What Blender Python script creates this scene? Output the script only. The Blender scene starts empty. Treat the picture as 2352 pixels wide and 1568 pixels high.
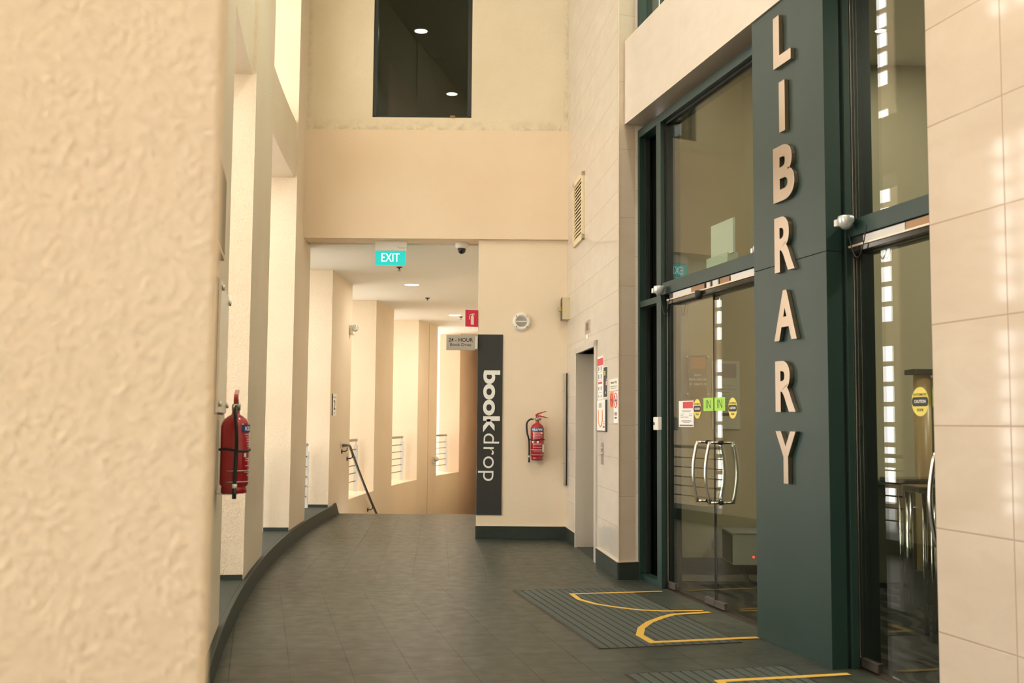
import bpy, bmesh, math, random
from mathutils import Matrix, Vector

random.seed(7)
S = bpy.context.scene
COL = S.collection

# ------------------------------------------------------------------ camera
FPX, CAM_H = 2400.0, 1.37
PITCH, ROLL = math.atan(183 / 2400), 0.008
cd = bpy.data.cameras.new('camera')
cam = bpy.data.objects.new('camera', cd)
COL.objects.link(cam)
cd.sensor_width = 36.0
cd.lens = 36.0 * FPX / 2352.0
cd.clip_end = 500
cd.dof.use_dof = True
cd.dof.focus_distance = 10.0
cd.dof.aperture_fstop = 3.0
cam.matrix_world = (Matrix.Translation((0, 0, CAM_H)) @ Matrix.Rotation(math.pi / 2 + PITCH, 4, 'X')
                    @ Matrix.Rotation(ROLL, 4, 'Z'))
S.camera = cam

# ------------------------------------------------------------------ world, sun, exposure
w = bpy.data.worlds.new('world')
S.world = w
w.use_nodes = True
bg = w.node_tree.nodes['Background']
bg.inputs[0].default_value = (1.0, 0.975, 0.93, 1)
bg.inputs[1].default_value = 9.2
S.view_settings.view_transform = 'Standard'
S.view_settings.look = 'None'
S.view_settings.gamma = 1
S.view_settings.use_curve_mapping = False
S.view_settings.exposure = 0.25
S.cycles.max_bounces = 10
S.cycles.diffuse_bounces = 6
S.cycles.glossy_bounces = 5
S.cycles.transmission_bounces = 6
S.cycles.transparent_max_bounces = 12
S.cycles.use_denoising = True
S.cycles.sample_clamp_indirect = 6
S.cycles.caustics_reflective = False
S.cycles.caustics_refractive = False

# ------------------------------------------------------------------ frames
def frame(origin, right, up, out):
    m = Matrix.Identity(4)
    for i, v in enumerate((right, up, out)):
        for k in range(3):
            m[k][i] = v[k]
    for k in range(3):
        m[k][3] = origin[k]
    return m
ID = Matrix.Identity(4)
# glass shop front: a runs toward the camera along the facade, b up, c out into the corridor
GA = Vector((1.592, 6.834, 0)); GD = Vector((.235, -.972, 0)).normalized(); GN = Vector((GD.y, -GD.x, 0))
def G(a=0, b=0, c=0):
    return frame(GA + GD * a + Vector((0, 0, b)) + GN * c, GD, (0, 0, 1), GN)
# lift wall: a runs toward the camera from the corner
EA = Vector((.655, 12.30, 0)); ED = Vector((.295, -3.06, 0)).normalized(); EN = Vector((ED.y, -ED.x, 0))
def EW(a=0, b=0, c=0):
    return frame(EA + ED * a + Vector((0, 0, b)) + EN * c, ED, (0, 0, 1), EN)
# walls that face the camera squarely: a = x, b = z, out = -y
def FR(x=0, z=0, y=0):
    return frame((x, y, z), (1, 0, 0), (0, 0, 1), (0, -1, 0))
# the curved left wall
CX, CY, CR = 42.404, 14.912, 44.964
def arc(y, off=0.0):          # off > 0: into the corridor
    x = CX - math.sqrt(CR * CR - (y - CY) ** 2)
    n = Vector((CX - x, CY - y, 0)).normalized()
    return Vector((x, y, 0)) + n * off, n
def AW(y, b=0, c=0):
    p, n = arc(y, c)
    return frame(p + Vector((0, 0, b)), (-n.y, n.x, 0), (0, 0, 1), n)

# ------------------------------------------------------------------ mesh builder
class MB:
    def __init__(self, m=None):
        self.bm = bmesh.new(); self.m = m or ID
    def _v(self, p, m=None):
        return self.bm.verts.new((m or self.m) @ Vector(p))
    def box(self, a0, a1, b0, b1, c0, c1, m=None):
        v = [self._v((a, b, c), m) for c in (c0, c1) for b in (b0, b1) for a in (a0, a1)]
        for f in ((0, 2, 3, 1), (4, 5, 7, 6), (0, 1, 5, 4), (2, 6, 7, 3), (0, 4, 6, 2), (1, 3, 7, 5)):
            self.bm.faces.new([v[i] for i in f])
        return self
    def prism(self, pts, c0, c1, m=None, smooth=False):   # pts in (a,b), extruded along c
        n = len(pts)
        lo = [self._v((p[0], p[1], c0), m) for p in pts]; hi = [self._v((p[0], p[1], c1), m) for p in pts]
        self.bm.faces.new(lo[::-1]); self.bm.faces.new(hi)
        for i in range(n):
            f = self.bm.faces.new((lo[i], lo[(i + 1) % n], hi[(i + 1) % n], hi[i])); f.smooth = smooth
        return self
    def lathe(self, prof, n=32, a=0, c=0, axis='b', m=None, smooth=True):
        rings = []
        for r, h in prof:
            ring = []
            for i in range(n):
                t = 2 * math.pi * i / n
                u, v = r * math.cos(t), r * math.sin(t)
                p = {'b': (a + u, h, c - v), 'c': (a + u, c + v, h), 'a': (h, a + u, c + v)}[axis]
                ring.append(self._v(p, m))
            rings.append(ring)
        for k in range(len(rings) - 1):
            for i in range(n):
                j = (i + 1) % n
                f = self.bm.faces.new((rings[k][i], rings[k][j], rings[k + 1][j], rings[k + 1][i])); f.smooth = smooth
        if prof[0][0] > 1e-5: self.bm.faces.new(rings[0][::-1])
        if prof[-1][0] > 1e-5: self.bm.faces.new(rings[-1])
        return self
    def tube(self, pts, r, n=10, m=None, caps=True):
        pts = [Vector(p) for p in pts]
        rings = []; prev = None
        for i, p in enumerate(pts):
            t = (pts[min(i + 1, len(pts) - 1)] - pts[max(i - 1, 0)]).normalized()
            if prev is None:
                u = t.orthogonal().normalized()
            else:
                u = (prev - t * prev.dot(t)).normalized()
            prev = u; q = t.cross(u)
            rr = r[i] if isinstance(r, (list, tuple)) else r
            rings.append([self._v(p + (u * math.cos(2 * math.pi * k / n) + q * math.sin(2 * math.pi * k / n)) * rr, m) for k in range(n)])
        for a, b in zip(rings, rings[1:]):
            for k in range(n):
                f = self.bm.faces.new((a[k], a[(k + 1) % n], b[(k + 1) % n], b[k])); f.smooth = True
        if caps:
            self.bm.faces.new(rings[0][::-1]); self.bm.faces.new(rings[-1])
        return self
    def arcbox(self, y0, y1, off0, off1, z0, z1, n=None):
        n = n or max(2, int((y1 - y0) / .35))
        rows = []
        for i in range(n + 1):
            y = y0 + (y1 - y0) * i / n
            pi, _ = arc(y, off0); po, _ = arc(y, off1)
            rows.append([self._v((p.x, p.y, z)) for p, z in ((pi, z0), (po, z0), (po, z1), (pi, z1))])
        self.bm.faces.new(rows[0][::-1]); self.bm.faces.new(rows[-1])
        for a, b in zip(rows, rows[1:]):
            for k in range(4):
                f = self.bm.faces.new((a[k], a[(k + 1) % 4], b[(k + 1) % 4], b[k]))
        return self
    def mesh(self, me, m):
        tmp = bmesh.new(); tmp.from_mesh(me)
        vs = [self.bm.verts.new(m @ v.co) for v in tmp.verts]
        for f in tmp.faces:
            try: self.bm.faces.new([vs[v.index] for v in f.verts])
            except ValueError: pass
        tmp.free(); return self
    def build(self, name, mat, parent=None, bevel=0, **props):
        bmesh.ops.recalc_face_normals(self.bm, faces=self.bm.faces)
        me = bpy.data.meshes.new(name); self.bm.to_mesh(me); self.bm.free()
        o = bpy.data.objects.new(name, me); COL.objects.link(o)
        me.materials.append(mat)
        if parent is not None: o.parent = parent
        if bevel:
            b = o.modifiers.new('bevel', 'BEVEL'); b.width = bevel; b.segments = 2; b.limit_method = 'ANGLE'
        for k, v in props.items(): o[k] = v
        return o

def thing(name, label, cat, m, group=None):
    o = bpy.data.objects.new(name, None); COL.objects.link(o)
    o.empty_display_size = .05
    o.matrix_world = m
    o['label'] = label; o['category'] = cat
    if group: o['group'] = group
    return o
def tag(o, label, cat, group=None):
    o['label'] = label; o['category'] = cat
    if group: o['group'] = group
    return o
def struct(mb, name, mat, parent=None, bevel=0):
    o = mb.build(name, mat, parent, bevel)
    if parent is None: o['kind'] = 'structure'
    return o
def sempty(name, m):
    o = bpy.data.objects.new(name, None); COL.objects.link(o); o.empty_display_size = .05
    o.matrix_world = m; o['kind'] = 'structure'; return o
def copy_tree(o, m=None, parent=None):
    c = o.copy(); COL.objects.link(c)
    if parent is not None: c.parent = parent
    if m is not None: c.matrix_world = m
    for ch in [x for x in bpy.data.objects if x.parent == o and x != c]:
        copy_tree(ch, None, c)
    return c

_dg = None
def text_me(body, size=1.0, weight=0.0, extrude=0.0, align='LEFT', spacing=1.0, line=1.0, res=4):
    cu = bpy.data.curves.new('txt', 'FONT')
    cu.body = body; cu.size = size; cu.offset = weight; cu.extrude = extrude; cu.align_x = align
    cu.space_character = spacing; cu.space_line = line; cu.resolution_u = res
    o = bpy.data.objects.new('txt', cu); COL.objects.link(o)
    bpy.context.view_layer.update()
    me = bpy.data.meshes.new_from_object(o.evaluated_get(bpy.context.evaluated_depsgraph_get()))
    bpy.data.objects.remove(o); bpy.data.curves.remove(cu)
    return me
def fit_text(body, a0, a1, b0, b1, c, weight=0.0, extrude=.0006, rot=0, **k):
    """lettering stretched to a box in the local (a,b) plane, raised to c. rot=-90: reads downward"""
    me = text_me(body, 1.0, weight, 0, **k)
    xs = [v.co.x for v in me.vertices]; ys = [v.co.y for v in me.vertices]
    x0, x1, y0, y1 = min(xs), max(xs), min(ys), max(ys)
    b = MB()
    if rot == 0:
        sx = (a1 - a0) / (x1 - x0); sy = (b1 - b0) / (y1 - y0)
        m = Matrix.Translation((a0 - x0 * sx, b0 - y0 * sy, c)) @ Matrix.Diagonal((sx, sy, 1, 1))
    else:   # text x -> -b ; text y -> +a
        sx = (b1 - b0) / (x1 - x0); sy = (a1 - a0) / (y1 - y0)
        m = Matrix.Translation((a0 - y0 * sy, b1 + x0 * sx, c)) @ Matrix(((0, sy, 0, 0), (-sx, 0, 0, 0), (0, 0, 1, 0), (0, 0, 0, 1)))
    b.mesh(me, m)
    bpy.data.meshes.remove(me)
    if extrude:
        r = bmesh.ops.extrude_face_region(b.bm, geom=list(b.bm.faces))
        for e in r['geom']:
            if isinstance(e, bmesh.types.BMVert): e.co.z += extrude
    return b

# ------------------------------------------------------------------ materials
def mat(name, color, rough=.5, metal=0, spec=.5, emit=None, estr=0, coat=0):
    m = bpy.data.materials.new(name); m.use_nodes = True
    p = m.node_tree.nodes['Principled BSDF']
    p.inputs['Base Color'].default_value = (*color, 1)
    p.inputs['Roughness'].default_value = rough
    p.inputs['Metallic'].default_value = metal
    p.inputs['Specular IOR Level'].default_value = spec
    if coat: p.inputs['Coat Weight'].default_value = coat; p.inputs['Coat Roughness'].default_value = .08
    if emit:
        p.inputs['Emission Color'].default_value = (*emit, 1); p.inputs['Emission Strength'].default_value = estr
    return m
class NT:
    def __init__(self, m):
        self.t = m.node_tree; self.p = self.t.nodes.get('Principled BSDF')
        self.g = self.t.nodes.new('ShaderNodeNewGeometry')
    def n(self, kind, **k):
        o = self.t.nodes.new('ShaderNode' + kind)
        for a, v in k.items(): setattr(o, a, v)
        return o
    def l(self, a, b): self.t.links.new(a, b)
    def math(self, op, a, b=None, clamp=False):
        o = self.n('Math', operation=op, use_clamp=clamp)
        for i, x in enumerate((a, b)):
            if x is None: continue
            if isinstance(x, (int, float)): o.inputs[i].default_value = x
            else: self.l(x, o.inputs[i])
        return o.outputs[0]
    def dot(self, v, off=0.0):
        o = self.n('VectorMath', operation='DOT_PRODUCT')
        self.l(self.g.outputs['Position'], o.inputs[0]); o.inputs[1].default_value = v
        return self.math('ADD', o.outputs['Value'], off)
    def noise(self, scale, detail=3, dist=0, rough=.5, vec=None):
        o = self.n('TexNoise'); o.inputs['Scale'].default_value = scale; o.inputs['Detail'].default_value = detail
        o.inputs['Distortion'].default_value = dist; o.inputs['Roughness'].default_value = rough
        self.l(vec or self.g.outputs['Position'], o.inputs['Vector']); return o.outputs['Fac']
    def mix(self, f, a, b):
        o = self.n('Mix', data_type='RGBA')
        if isinstance(f, (int, float)): o.inputs[0].default_value = f
        else: self.l(f, o.inputs[0])
        for i, x in ((6, a), (7, b)):
            if isinstance(x, tuple): o.inputs[i].default_value = (*x, 1)
            else: self.l(x, o.inputs[i])
        return o.outputs[2]
    def ramp(self, f, lo, hi):
        o = self.n('MapRange'); self.l(f, o.inputs[0]); o.inputs[1].default_value = lo; o.inputs[2].default_value = hi
        return o.outputs[0]
    def joint(self, coord, spacing, width):       # 1 on the joint line
        f = self.math('FRACT', self.math('DIVIDE', coord, spacing))
        d = self.math('MINIMUM', f, self.math('SUBTRACT', 1.0, f))
        return self.ramp(d, width / spacing / 2 * 1.6, width / spacing / 2 * .6)
    def bump(self, h, strength, distance=.01, prev=None):
        o = self.n('Bump'); o.inputs['Strength'].default_value = strength; o.inputs['Distance'].default_value = distance
        self.l(h, o.inputs['Height'])
        if prev is not None: self.l(prev, o.inputs['Normal'])
        self.l(o.outputs[0], self.p.inputs['Normal']); return o.outputs[0]

def plaster(name, c1, c2, coarse=.5):
    m = mat(name, c1, .85, spec=.25); t = NT(m)
    t.l(t.mix(t.ramp(t.noise(1.3, 4), .35, .7), c1, c2), t.p.inputs['Base Color'])
    h = t.noise(62, 2.5, 1.2, .5); h2 = t.noise(140, 2, .4)
    hh = t.math('ADD', t.ramp(h, .45, .75), t.math('MULTIPLY', h2, .25))
    t.bump(hh, coarse, .008)
    return m
def marble(name, c1, c2, adir, aoff, aw, zoff, zw, jcol, rough=.25, jw=.004):
    m = mat(name, c1, rough, spec=.36); t = NT(m)
    a = t.dot(adir, aoff); z = t.dot((0, 0, 1), zoff)
    comb = t.n('CombineXYZ')
    t.l(t.math('FLOOR', t.math('DIVIDE', a, aw)), comb.inputs[0]); t.l(t.math('FLOOR', t.math('DIVIDE', z, zw)), comb.inputs[1])
    wn = t.n('TexWhiteNoise'); t.l(comb.outputs[0], wn.inputs['Vector'])
    # veining stretched along the wall, shifted tile by tile
    mp = t.n('VectorMath', operation='MULTIPLY_ADD'); t.l(t.g.outputs['Position'], mp.inputs[0]); mp.inputs[1].default_value = (1, 1, 2.4)
    t.l(wn.outputs['Color'], mp.inputs[2])
    v = t.noise(2.6, 5, .6, .55, mp.outputs[0])
    base = t.mix(t.ramp(v, .3, .72), c1, c2)
    base = t.mix(t.math('MULTIPLY', wn.outputs['Value'], .35), base, c2)
    j = t.math('MAXIMUM', t.math('MULTIPLY', t.joint(a, aw, jw), .3 if jw < .005 else 1.0), t.joint(z, zw, jw))
    t.l(t.mix(j, base, jcol), t.p.inputs['Base Color'])
    t.bump(t.math('MULTIPLY', j, -1.0), .3, .002)
    return m

PL = plaster('cream textured plaster', (.79, .69, .55), (.76, .65, .505), .42)
PL_PINK = plaster('pink lit plaster', (.80, .64, .50), (.77, .61, .47), .3)  # pinker light on the far end walls is mixed into this colour
PL_SM = plaster('cream smooth plaster', (.80, .69, .53), (.78, .665, .50), .12)
PL_BEAM = plaster('peach beam plaster', (.80, .665, .49), (.78, .63, .46), .12)
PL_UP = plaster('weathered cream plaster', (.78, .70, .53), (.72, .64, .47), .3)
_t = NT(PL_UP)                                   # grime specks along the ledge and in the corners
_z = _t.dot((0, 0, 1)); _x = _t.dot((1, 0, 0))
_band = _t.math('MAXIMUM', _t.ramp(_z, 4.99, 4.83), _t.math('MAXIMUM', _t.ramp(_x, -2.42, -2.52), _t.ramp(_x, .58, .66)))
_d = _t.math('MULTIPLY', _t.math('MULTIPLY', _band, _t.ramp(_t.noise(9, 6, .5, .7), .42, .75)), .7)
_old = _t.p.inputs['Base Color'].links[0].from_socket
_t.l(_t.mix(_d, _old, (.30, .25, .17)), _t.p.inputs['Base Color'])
WHITE_CEIL = mat('off white ceiling paint', (.74, .72, .65), .9)
MARBLE_L = marble('beige marble cladding lift wall', (.66, .62, .55), (.61, .555, .475), tuple(ED), -EA.dot(ED), .60, -.15, .30, (.42, .34, .26), .16, .003)
MARBLE_S = marble('beige marble cladding return', (.66, .57, .46), (.60, .51, .40), tuple(GN), 0.3, .9, -.10, .62, (.40, .33, .25), .3, .003)
MARBLE_P = marble('polished beige marble pillar', (.70, .61, .50), (.63, .53, .42), tuple(GD), -GA.dot(GD) - 2.509 + .52 * 4, .52, .045, .47, (.46, .34, .25), .07, .006)
MARBLE_B = marble('beige marble beam', (.70, .63, .54), (.64, .57, .48), tuple(GD), -GA.dot(GD), .6, -4.04, 2.0, (.5, .42, .33), .3, .003)

def floor_mat():
    m = mat('dark grey green floor tile', (.1, .1, .08), .33, spec=.27); t = NT(m)
    def grid(d, w1, w2, o1=0, o2=0):
        a = t.dot((d[0], d[1], 0), o1); b = t.dot((-d[1], d[0], 0), o2)
        c = t.n('CombineXYZ'); t.l(t.math('FLOOR', t.math('DIVIDE', a, w1)), c.inputs[0]); t.l(t.math('FLOOR', t.math('DIVIDE', b, w2)), c.inputs[1])
        wn = t.n('TexWhiteNoise'); t.l(c.outputs[0], wn.inputs['Vector'])
        return t.math('MAXIMUM', t.joint(a, w1, .009), t.joint(b, w2, .007)), wn.outputs['Value']
    j1, r1 = grid((GD.x, GD.y), .30, .325, .1, .12)
    j2, r2 = grid((.07, -.998), .30, .325, .05, -.12)
    zone = t.math('GREATER_THAN', t.dot((-.01, 1, 0)), 9.12)
    line = t.math('SUBTRACT', 1.0, t.ramp(t.math('ABSOLUTE', t.dot((-.01, 1, 0), -9.12)), .002, .005))
    def sel(a, b):
        o = t.n('Mix'); t.l(zone, o.inputs[0]); t.l(a, o.inputs[2]); t.l(b, o.inputs[3]); return o.outputs[0]
    j = t.math('MAXIMUM', sel(j1, j2), line); r = sel(r1, r2)
    base = t.mix(r, (.041, .051, .042), (.052, .061, .050))
    base = t.mix(t.math('MULTIPLY', t.ramp(t.noise(3.0, 6, .4), .35, .75), .3), base, (.085, .085, .068))
    t.l(t.mix(t.math('MULTIPLY', j, t.ramp(t.noise(2.2, 2), .25, .5)), base, (.018, .017, .014)), t.p.inputs['Base Color'])
    t.l(t.math('ADD', t.math('MULTIPLY', t.noise(9, 4), .22), .27), t.p.inputs['Roughness'])
    nb = t.bump(t.math('MULTIPLY', j, -1), .25, .002)
    t.bump(t.noise(60, 3), .05, .004, nb)
    return m
FLOOR = floor_mat()
def slate(name, c):
    m = mat(name, c, .5, spec=.25); t = NT(m)
    t.l(t.mix(t.noise(7, 5, .5), c, tuple(min(1, x * 1.7) for x in c)), t.p.inputs['Base Color']); t.bump(t.noise(80, 3), .08, .003); return m
SLATE = slate('dark green slate skirting', (.022, .030, .026))
GREEN = mat('dark green painted steel', (.012, .037, .031), .45)
GREEN_D = mat('dark green frame in aluminium', (.007, .014, .012), .4)
SEAL = mat('black rubber seal', (.01, .01, .01), .6)
BLACK = mat('matt black', (.018, .019, .018), .5)
STEEL = mat('brushed stainless steel', (.58, .55, .50), .30, 1)
CHROME = mat('polished stainless steel', (.75, .74, .72), .15, 1)
LIFT_STEEL = mat('satin lift steel', (.60, .56, .49), .42, .3)
LETTER = mat('brushed bronze tinted steel', (.40, .32, .245), .32, 1)
ALU = mat('satin aluminium', (.62, .61, .58), .4, .8)
WHITE = mat('white plastic', (.78, .76, .70), .4)
IVORY = mat('ivory plastic', (.60, .52, .34), .5)
PAPER = mat('white paper', (.86, .85, .82), .6)
RED = mat('glossy extinguisher red', (.38, .008, .02), .22, coat=.6)
REDPR = mat('red print', (.62, .04, .06), .5)
BLUEPR = mat('dark blue label', (.02, .04, .16), .4)
INK = mat('black print', (.015, .015, .015), .5)
GREYPR = mat('grey print', (.25, .25, .25), .6)
ORANGE = mat('orange print', (.80, .28, .08), .5)
PALEPR = mat('pale label print', (.80, .60, .58), .5)
YEL = mat('yellow floor tape', (.72, .45, .08), .5)
YELST = mat('yellow sticker', (.78, .66, .12), .5)
LIME = mat('lime sticker', (.36, .68, .07), .5)
CREAMPR = mat('cream print', (.88, .80, .55), .5, emit=(.9, .8, .5), estr=.0)
HOSE = mat('black rubber hose', (.012, .014, .013), .4)
RUBBER = mat('grey green ribbed mat', (.065, .080, .068), .75)
EXITG = mat('backlit exit green', (.0, .12, .11), .4, emit=(.0, .58, .52), estr=.85)
EXITW = mat('backlit exit white', (.9, .9, .9), .4, emit=(1, 1, 1), estr=1.0)
LAMP = mat('lit lamp diffuser', (.9, .9, .85), .4, emit=(1, .93, .78), estr=9)
LED = mat('red led', (.5, 0, 0), .4, emit=(1, .02, .02), estr=6)
INT_WALL = mat('olive beige interior paint', (.40, .35, .235), .8)
TAN = mat('tan veneer', (.45, .30, .14), .35)

def glass_mat(name, tint, fmul=1.0, rough=0.0):
    m = bpy.data.materials.new(name); m.use_nodes = True; nt = m.node_tree; nt.nodes.clear()
    o = nt.nodes.new('ShaderNodeOutputMaterial'); mx = nt.nodes.new('ShaderNodeMixShader')
    tr = nt.nodes.new('ShaderNodeBsdfTransparent'); tr.inputs[0].default_value = (*tint, 1)
    gl = nt.nodes.new('ShaderNodeBsdfGlossy'); gl.inputs['Roughness'].default_value = rough
    fr = nt.nodes.new('ShaderNodeFresnel'); ge = nt.nodes.new('ShaderNodeNewGeometry'); mr = nt.nodes.new('ShaderNodeMapRange')
    mr.inputs[3].default_value = 1.5; mr.inputs[4].default_value = 1 / 1.5          # same air-to-glass reflectance on both faces of the pane
    nt.links.new(ge.outputs['Backfacing'], mr.inputs[0]); nt.links.new(mr.outputs[0], fr.inputs[0])
    mu = nt.nodes.new('ShaderNodeMath'); mu.operation = 'MULTIPLY'; mu.use_clamp = True; mu.inputs[1].default_value = fmul
    nt.links.new(fr.outputs[0], mu.inputs[0]); nt.links.new(mu.outputs[0], mx.inputs[0])
    nt.links.new(tr.outputs[0], mx.inputs[1]); nt.links.new(gl.outputs[0], mx.inputs[2]); nt.links.new(mx.outputs[0], o.inputs[0])
    return m
GLASS = glass_mat('door glass', (.90, .93, .88), 1.0)
GLASS_UP = glass_mat('dark tinted window glass', (.62, .66, .58), 1.0)
GLASS_DK = glass_mat('near black tinted glass', (.16, .18, .15), 1.0)
ACRYL = glass_mat('clear acrylic', (.93, .95, .92), 1.0)

def carpet():
    m = mat('patterned dark carpet', (.05, .05, .04), .95, spec=.1); t = NT(m)
    v = t.n('TexWave'); v.inputs['Scale'].default_value = 2.2; v.inputs['Distortion'].default_value = 9; v.inputs['Detail'].default_value = 2
    t.l(t.g.outputs['Position'], v.inputs['Vector'])
    t.l(t.mix(t.ramp(v.outputs['Fac'], .45, .8), (.016, .015, .012), (.045, .042, .032)), t.p.inputs['Base Color']); return m
CARPET = carpet()

# ================================================================== the setting
# ---- floor
STAIR_Y = 15.5
def gp(a, c):
    p = GA + GD * a + GN * c; return (p.x, p.y)
b = MB(); b.prism([(-8, -8), gp(15.4, -.235), gp(-3.2, -.235), (.9, STAIR_Y), (-8, STAIR_Y)], -.25, 0)
struct(b, 'floor', FLOOR)
b = MB()                                         # the flight going down and its landing
for k in range(11):
    b.box(-2.3, -.36, STAIR_Y + .30 * k, STAIR_Y + .30 * (k + 1), -2.2, -.165 * (k + 1))
b.box(-2.3, -.36, STAIR_Y + 3.3, 28, -2.2, -1.98)
struct(b, 'floor.001', FLOOR)
# library carpet
b = MB(); b.prism([gp(-3.0, -.236), gp(9, -.236), (10, -2), (10, 12)], -.25, -.001)
struct(b, 'floor.002', CARPET)

# ---- curved left wall: piers, spandrels, sills
T = .52
EDGES_FAR = [3.0, 6.34, 9.52, 12.87, 16.45, 20.0, 23.72]          # where a pier ends (opening starts)
EDGES_NEAR = [4.6, 8.10, 11.62, 14.78, 18.5, 22.1, 25.6]           # where the next pier starts
TOP = 8.2
SILL = .15
# foreground pier, close to the camera
p0 = Vector((-.424, 1.5, 0)); tdir = Vector((-.31, .95, 0)).normalized(); ndir = Vector((tdir.y, -tdir.x, 0))
b = MB(frame(p0, (-1, -.0, 0), tdir, (0, 0, 1)))
q = [p0, p0 + Vector((-1.1, .02, 0)), p0 + Vector((-1.1, .02, 0)) + tdir * 1.0, p0 + tdir * 1.0]
b = MB(); b.prism([(v.x, v.y) for v in q], 0, TOP)
struct(b, 'wall_left', PL, bevel=.012)
for i, (y0, y1) in enumerate(zip(EDGES_NEAR, EDGES_FAR[1:] + [28.0])):
    lo = 0 if y1 < 15 else -2.2
    hi = TOP if y1 < 13.5 else 3.6
    b = MB(); b.arcbox(y0, y1, 0, -(T if y0 < 14 or y0 > 25 else .85), lo, hi)
    struct(b, 'wall_left.%03d' % (i + 1), PL if i < 5 else PL_PINK if i == 6 else PL)
for i, (y0, y1) in enumerate(zip(EDGES_FAR, EDGES_NEAR)):
    b = MB()
    if y1 < 12:
        if i > 0 or True:
            b.arcbox(y0, y1, -.03, -T, 4.09, 4.74)
            b.arcbox(y0, y1, -.03, -T, 7.2, TOP)
    else:
        b.arcbox(y0, y1, 0, -T, 3.503, 3.9)
    struct(b, 'wall_left.%03d' % (i + 20), PL)
    if y1 < 15:
        b = MB(); b.arcbox(y0, y1, .0, -T, 0, SILL)
        struct(b, 'trim_%d' % (i + 1), SLATE)
        b = MB(); p, n = arc(y1, 0); b.box(-.006, -.0, 0, .035, -T, -.005, m=frame(p + Vector((0, 0, SILL)), (-n.y, n.x, 0), (0, 0, 1), n))
        struct(b, 'trim_%d' % (i + 11), SLATE)
    else:
        b = MB(); b.arcbox(y0, y1, 0, -T, -2.2, .13)
        struct(b, 'trim_%d' % (i + 1), PL_SM)
# skirting / kerb along the curve with a raked end at the stair head
b = MB(); b.arcbox(3.9, 15.1, .035, 0, 0, SILL, 34)
p1, n1 = arc(15.1, 0); fr = frame(p1, (-n1.y, n1.x, 0), (0, 0, 1), n1)
b.prism([(0, 0), (.42, 0), (.16, SILL + .02), (0, SILL)], 0, .035, m=fr)
struct(b, 'baseboard_left', SLATE, bevel=.004)
# seam on the last pier
b = MB(); pp, nn = arc(23.0, .004); b.box(-.006, .006, -2, 3.5, -.004, .001, m=frame(pp, (-nn.y, nn.x, 0), (0, 0, 1), nn))
struct(b, 'trim_30', mat('brown seam filler', (.45, .30, .2), .9))

# ---- perforated screen wall outside the openings, seen mirrored in the glass
so = 2.3; yy0, yy1 = 12.57 - .375 * 42, 27.0; pitch = .375; hw = .225
b = MB(); n = int((yy1 - yy0) / pitch)
CR_S = CR + so
def scr(y, off=0.0):
    x = CX - math.sqrt((CR_S - off) ** 2 - (y - CY) ** 2); return (x, y)
ys = [yy0 + pitch * k for k in range(n + 1)]
def closed(k): return ys[k] < -.9 or 15.7 < ys[k] < 17.3 or (ys[k] > 19 and k % 2)  # unseen columns shut behind the camera and far off to cut daylight
for k in range(n):            # vertical solid strips; closed stretches stay solid
    if closed(k): b.prism([scr(ys[k]), scr(ys[k] + pitch), scr(ys[k] + pitch, -.05), scr(ys[k], -.05)], -3, 9); continue
    pa, pb = scr(ys[k]), scr(ys[k] + pitch - hw); pc, pd = scr(ys[k] + pitch - hw, -.05), scr(ys[k], -.05)
    b.prism([pa, pb, pc, pd], -3, 9)
z = -.9; r_ = 0
while z < 8.8:                # horizontal webs between the holes, every sixth one deep
    hgt = .065 if r_ % 11 else .34
    for k in range(n):
        if closed(k): continue
        pa, pb = scr(ys[k] + pitch - hw, -.004), scr(ys[k] + pitch, -.004); pc, pd = scr(ys[k] + pitch, -.046), scr(ys[k] + pitch - hw, -.046)
        b.prism([pa, pb, pc, pd], z, z + hgt)
    z += hgt + .215; r_ += 1
struct(b, 'wall_outer_left', PL_SM)
b = MB(); b.arcbox(1.2, 28, -T, -so - .2, 8.9, 9.1); struct(b, 'sky_block_roof', WHITE_CEIL)  # unseen roof slab added over the gap to hold back the sky
b = MB(); b.arcbox(1.2, 28, -T - .001, -so - .2, -1.2, -1.0); struct(b, 'floor.003', FLOOR)
b = MB(); b.box(-6, 9, -4.3, -4, 0, TOP + .1); struct(b, 'wall_light_block', PL_SM)  # unseen wall added behind the camera to shield the near pier from daylight
# ---- beam and upper wall across the corridor
BY = 12.32
b = MB()
b.box(-2.75, .70, BY - .06, BY + .5, 3.52, 4.83)
struct(b, 'wall_back', PL_BEAM)
b = MB()
wx0, wx1, wz0 = -1.70, -.51, 5.0
b.box(-2.9, wx0, BY, BY + .25, 4.83, TOP); b.box(wx1, .70, BY, BY + .25, 4.83, TOP)
b.box(wx0, wx1, BY, BY + .25, 4.83, wz0); b.box(wx0, wx1, BY, BY + .25, 7.4, TOP)
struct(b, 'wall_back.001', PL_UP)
# column wall beside the corridor and closing wall behind it
b = MB(); b.box(-.405, .95, BY, BY + .35, 0, 3.52)
struct(b, 'wall_back.002', PL_SM, bevel=.004)
b = MB(); b.box(-.36, .0, BY + .35, 28, -2.2, 3.6)
struct(b, 'wall_right', PL_SM)
b = MB(); b.box(-2.4, .0, 28, 28.3, -2.2, 3.6)
struct(b, 'wall_back.003', PL_PINK)
b = MB(); b.box(-.41, .66, BY - .02, BY + .30, 0, .15)
struct(b, 'baseboard_back', SLATE, bevel=.003)
# corridor ceiling
b = MB(); b.box(-3.4, .6, BY + .5, 28.3, 3.5, 3.75); b.box(-3.4, .6, BY + .3, BY + .5, 3.5, 3.52)
struct(b, 'ceiling', WHITE_CEIL)
# atrium ceiling
b = MB(); b.box(-6, 9, -4, 12.9, TOP, TOP + .2)
struct(b, 'ceiling.001', WHITE_CEIL)

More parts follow.
